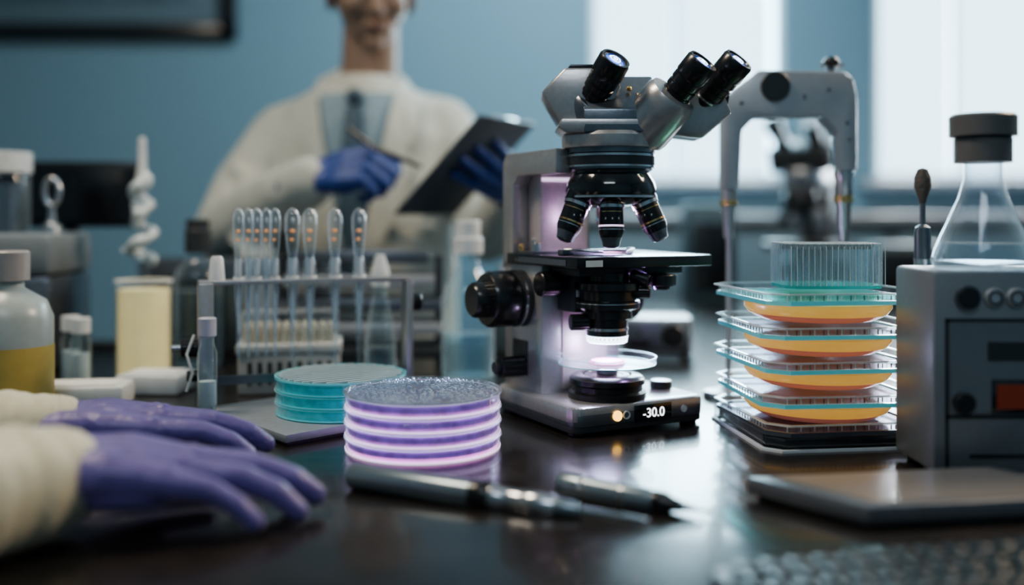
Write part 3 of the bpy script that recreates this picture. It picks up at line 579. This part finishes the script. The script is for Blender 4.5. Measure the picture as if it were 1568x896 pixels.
# ---------------------------------------------------------------- scientist
man=empty('scientist',(-.30,1.92,FZ))
cw=P('lab_coat_cloth',(.50,.52,.48),.85,0,.8,5,sheen=.2,var=.05,stretch=(2.2,2.2,.7),bd=.035)
XC,YC=-.290,1.92
TAB=[(-.50,.23,.155),(-.2,.205,.145),(0,.185,.135),(.15,.185,.135),(.28,.195,.13),(.37,.185,.118),(.43,.150,.10),(.465,.10,.08),(.49,.075,.07)]
def torso(z):
    for a,c in zip(TAB,TAB[1:]):
        if a[0]<=z<=c[0]:
            f=(z-a[0])/(c[0]-a[0]); return a[1]*(1-f)+c[1]*f,a[2]*(1-f)+c[2]*f
    return TAB[-1][1:] if z>.4 else TAB[0][1:]
def surf(x,z,off=0):
    rx,ry=torso(z); t=max(0,1-((x-XC)/rx)**2); return Vector((x,YC-ry*math.sqrt(t)-off,z))
b=B('coat')
b.loft([(XC,YC,z,*torso(z)) for z in [-.5,-.35,-.2,-.1,0,.08,.15,.22,.28,.33,.37,.4,.43,.45,.465,.49]],cw)
b.chain([(-.385,1.925,.40),(-.450,1.93,.375),(-.510,1.87,.27),(-.530,1.80,.185)],[.060,.064,.060,.056],cw)
b.chain([(-.530,1.80,.185),(-.43,1.70,.235),(-.335,1.62,.275)],[.056,.052,.044],cw)
b.chain([(-.20,1.925,.405),(-.135,1.93,.39),(-.075,1.87,.29),(-.045,1.80,.185)],[.060,.064,.058,.054],cw)
b.chain([(-.045,1.80,.185),(-.02,1.745,.215),(-.005,1.70,.24)],[.054,.050,.043],cw)
for (p,r_) in (((-.485,1.83,.30),.03),((-.47,1.72,.20),.03),((-.09,1.83,.30),.03)): 
    for k_ in range(3): b.ell(Vector(p)+Vector((.02*k_,-.02*k_,-.035*k_)),(.048,.035,.010),cw,rot=(20,25*(1 if p[0]<-.2 else -1),0),sub=2)
b.done(parent=man,voxel=.008,smooth=3)
def strip(b,rows,mat):
    t=bmesh.new(); g=[[t.verts.new(p) for p in r] for r in rows]
    for a,c in zip(g,g[1:]):
        for k in range(len(a)-1): t.faces.new([a[k],a[k+1],c[k+1],c[k]])
    b.merge(t,mat)
b=B('shirt_front'); shirt=P('shirt_blue_grey',(.22,.31,.37),.7)
strip(b,[[surf(XC+s*(.006+(z-.12)*.20),z,.010) for s in (-1,-.6,-.2,.2,.6,1)] for z in [.12+.03*i for i in range(12)]],shirt); b.done(parent=man)
b=B('necktie')
strip(b,[[surf(XC+.0+s*(.030-(z-.12)*.045),z,.018+(.004 if abs(s)<.5 else 0)) for s in (-1,-.3,.3,1)] for z in [.12+.03*i for i in range(11)]],tie_m); b.ell(surf(XC,.440,.020),(.017,.010,.016),tie_m); b.done(parent=man)
b=B('lapels')
for sg in (-1,1):
    rows=[]
    for i in range(14):
        z=.10+.027*i; x0=.004+(z-.10)*.20; w=.055*math.sin(min(1,(i+.6)/13)*math.pi*.75)+.004
        if i==9: w*=.72
        rows.append([surf(XC+sg*(x0+w*f),z,.020-.006*f*f) for f in (0,.33,.66,1)])
    strip(b,rows,cw)
    b.tube([surf(XC+sg*(.070),.43,.0),(XC+sg*.078,1.90,.475),(XC+sg*.05,1.965,.505),(XC,1.985,.51)],[.010,.012,.012,.012],cw)
b.bx(XC+.07,XC+.15,1.785,1.793,.20,.21,cw); b.tube([surf(XC+.003,z,.008) for z in (-.3,-.15,0,.1)],.003,cw)
for z in (.05,-.05,-.15): b.cyl(surf(XC+.015,z,.004),.008,.004,white,axis=(0,-1,0))
b.done(parent=man)
b=B('trousers')
for sx in (-.09,.09): b.chain([(XC+sx,1.93,-.35),(XC+sx,1.925,-.62),(XC+sx,1.94,-.84)],[.085,.062,.05],trouser)
b.done(parent=man,voxel=.012,smooth=2)
b=B('shoes')
for sx in (-.09,.09): b.ell((XC+sx,1.89,FZ+.045),(.045,.12,.045),black)
b.done(parent=man)
HC=Vector((-.270,1.885,.648)); HM=Matrix.Translation(HC)@Euler((R(12),0,R(14))).to_matrix().to_4x4()
b=B('head'); b.M=HM
b.ell((0,.012,.035),(.076,.095,.085),skin); b.ell((0,-.012,-.015),(.066,.075,.075),skin); b.ell((0,-.03,-.06),(.046,.048,.042),skin); b.ell((0,-.066,-.092),(.020,.016,.014),skin)
b.chain([(0,-.088,.012),(0,-.098,-.012),(0,-.106,-.030)],[.009,.010,.012],skin); b.ell((-.011,-.096,-.034),(.008,.009,.007),skin); b.ell((.011,-.096,-.034),(.008,.009,.007),skin)
b.ell((0,-.083,.024),(.052,.012,.010),skin); b.ell((.036,-.066,-.022),(.022,.018,.02),skin); b.ell((-.036,-.066,-.022),(.022,.018,.02),skin)
b.ell((0,-.082,-.057),(.024,.010,.006),skin); b.ell((0,-.080,-.067),(.020,.010,.006),skin)
for s_ in (-1,1): b.ell((s_*.078,.012,-.008),(.010,.020,.032),skin,rot=(10,0,s_*15))
b.M=Matrix(); b.chain([(-.285,1.925,.44),(-.278,1.915,.51),(-.274,1.905,.59)],[.060,.056,.054],skin)
b.done(parent=man,voxel=.004,smooth=5)
b=B('face_features'); b.M=HM
lip=P('lips',(.22,.13,.11),.5)
b.ell((0,-.0905,-.0585),(.020,.003,.003),lip,sub=2); b.ell((0,-.0885,-.0655),(.016,.003,.0035),lip,sub=2)
for s_ in (-1,1):
    b.ell((s_*.03,-.079,.008),(.012,.009,.006),white,sub=2); b.ell((s_*.03,-.0870,.007),(.005,.003,.005),black,sub=2); b.box((s_*.031,-.093,.026),(.032,.006,.006),hair,bev=.002)
b.done(parent=man)
b=B('hair'); b.M=HM; b.ell((0,.025,.052),(.083,.098,.085),hair); b.ell((0,.07,-.0),(.07,.05,.07),hair); b.ell((-.072,.005,.02),(.01,.03,.03),hair); b.ell((.072,.005,.02),(.01,.03,.03),hair); b.done(parent=man,voxel=.004,smooth=2)
def orient(pos,fwd,up):
    x=Vector(fwd).normalized(); z=(Vector(up)-Vector(up).dot(x)*x).normalized(); y=z.cross(x)
    M=Matrix((x,y,z)).transposed().to_4x4(); M.translation=Vector(pos); return M
b=B('writing_hand'); fist=[(45,100,140),(60,125,175),(65,130,185),(70,135,190)]
hand(b,orient((-.315,1.61,.285),(.85,-.25,.15),(-.1,-.75,.65)),1,glove_b,fist,.4,thumb=[(.012,.018,-.006),(.042,.040,-.016),(.070,.040,-.030),(.088,.024,-.038)]); b.done(parent=man,voxel=.003,smooth=3)
b=B('pen_held'); b.tube([(-.262,1.575,.360),(-.215,1.545,.325),(-.140,1.520,.295)],[.004,.0055,.003],black); b.done(parent=man)
BL=Vector((-.183,1.52,.222)); Lv=Vector((.136,-.08,.146)); Wv=Vector((.085,.14,0)); nv=Wv.cross(Lv).normalized()
b=B('holding_hand'); ctr=BL+Wv*1.0+Lv*.52
hand(b,orient(ctr+nv*.012+Wv.normalized()*.055+Vector((0,0,-.02)),-Wv.normalized()+Lv.normalized()*.25,nv),1,glove_b,[(4,14,25),(6,16,28),(8,18,30),(10,20,30)],1,thumb=[(.012,.018,-.006),(.040,.038,-.020),(.062,.040,-.028),(.085,.036,-.030)]); b.done(parent=man,voxel=.003,smooth=3)
b=B('clipboard'); M=Matrix((Wv.normalized(),Lv.normalized(),nv)).transposed().to_4x4(); M.translation=BL; b.M=M
b.box((Wv.length/2,Lv.length/2,0),(Wv.length,Lv.length,.004),P('clipboard_dark',(.08,.10,.125),.4),bev=.0015); b.box((Wv.length/2,Lv.length/2-.01,-.003),(Wv.length*.9,Lv.length*.86,.002),paper); b.box((Wv.length/2,Lv.length-.012,-.005),(.07,.02,.008),steel,bev=.002); b.done(parent=man)

# ---------------------------------------------------------------- lights
def area(name,loc,tgt,sx,sy,w,col,spread=180):
    l=bpy.data.lights.new(name,'AREA'); l.shape='RECTANGLE'; l.size=sx; l.size_y=sy; l.energy=w; l.color=col; l.spread=R(spread)
    o=bpy.data.objects.new(name,l); scene.collection.objects.link(o); o.location=loc; o.rotation_euler=(Vector(tgt)-Vector(loc)).to_track_quat('-Z','Y').to_euler(); return o
area('window_light_a',((w1[0]+w1[1])/2,WY+.2,.84),((w1[0]+w1[1])/2,0,.84),.80,1.15,56,(.66,.90,1))
area('window_light_b',((w2[0]+w2[1])/2,WY+.2,.84),((w2[0]+w2[1])/2,0,.84),.95,1.15,72,(.94,.95,.96))
area('fill_light_wall',(.45,2.2,1.85),(-.1,3.2,.5),.7,.4,22,(.60,.86,1),125)  # added unseen fill, brightens the back wall the windows cannot reach
area('key_light_bench',(-.9,.95,1.7),(-.15,1.1,0),.5,.5,18,(1,.85,.66))  # added unseen key light, warms bench and microscope from upper left
area('fill_light_side',(1.4,1.4,1.3),(.2,1.1,.12),.4,.4,22,(1,.78,.55))  # added unseen warm light from the right, for warm edges
area('fill_light_front',(-.2,-.7,1.85),(0,1.1,.1),1.0,.6,14,(.80,.90,1))  # added unseen front fill behind the camera
def point(name,loc,w,col,r=.01):
    l=bpy.data.lights.new(name,'POINT'); l.energy=w; l.color=col; l.shadow_soft_size=r; o=bpy.data.objects.new(name,l); scene.collection.objects.link(o); o.location=loc
point('condenser_lamp',(.0999,1.03,.080),.13,(.6,.65,1),.012)
area('violet_fill_light',(.150,1.035,.150),(.07,1.09,.09),.02,.02,.8,(.66,.36,1))  # added violet light below the stage, tints the column front
point('violet_point_light',(.104,1.045,.215),.09,(.8,.55,1),.006)  # bare violet point light among the objectives, no fixture modelled
w=bpy.data.worlds.new('World'); scene.world=w; w.use_nodes=True
nt=w.node_tree; bg=nt.nodes['Background']; bg.inputs[0].default_value=(.6,.85,1,1); bg.inputs[1].default_value=3

cam=bpy.data.cameras.new('Camera'); co=bpy.data.objects.new('Camera',cam); scene.collection.objects.link(co)
co.location=(0,0,.22); co.rotation_euler=(R(90),0,0); cam.lens=36*1500/1568; cam.sensor_width=36; cam.shift_y=-118/1568
cam.clip_start=.02; cam.dof.use_dof=True; cam.dof.focus_distance=.96; cam.dof.aperture_fstop=1.3
scene.camera=co
try: scene.view_settings.look='AgX - Medium High Contrast'
except Exception as e: print(e)
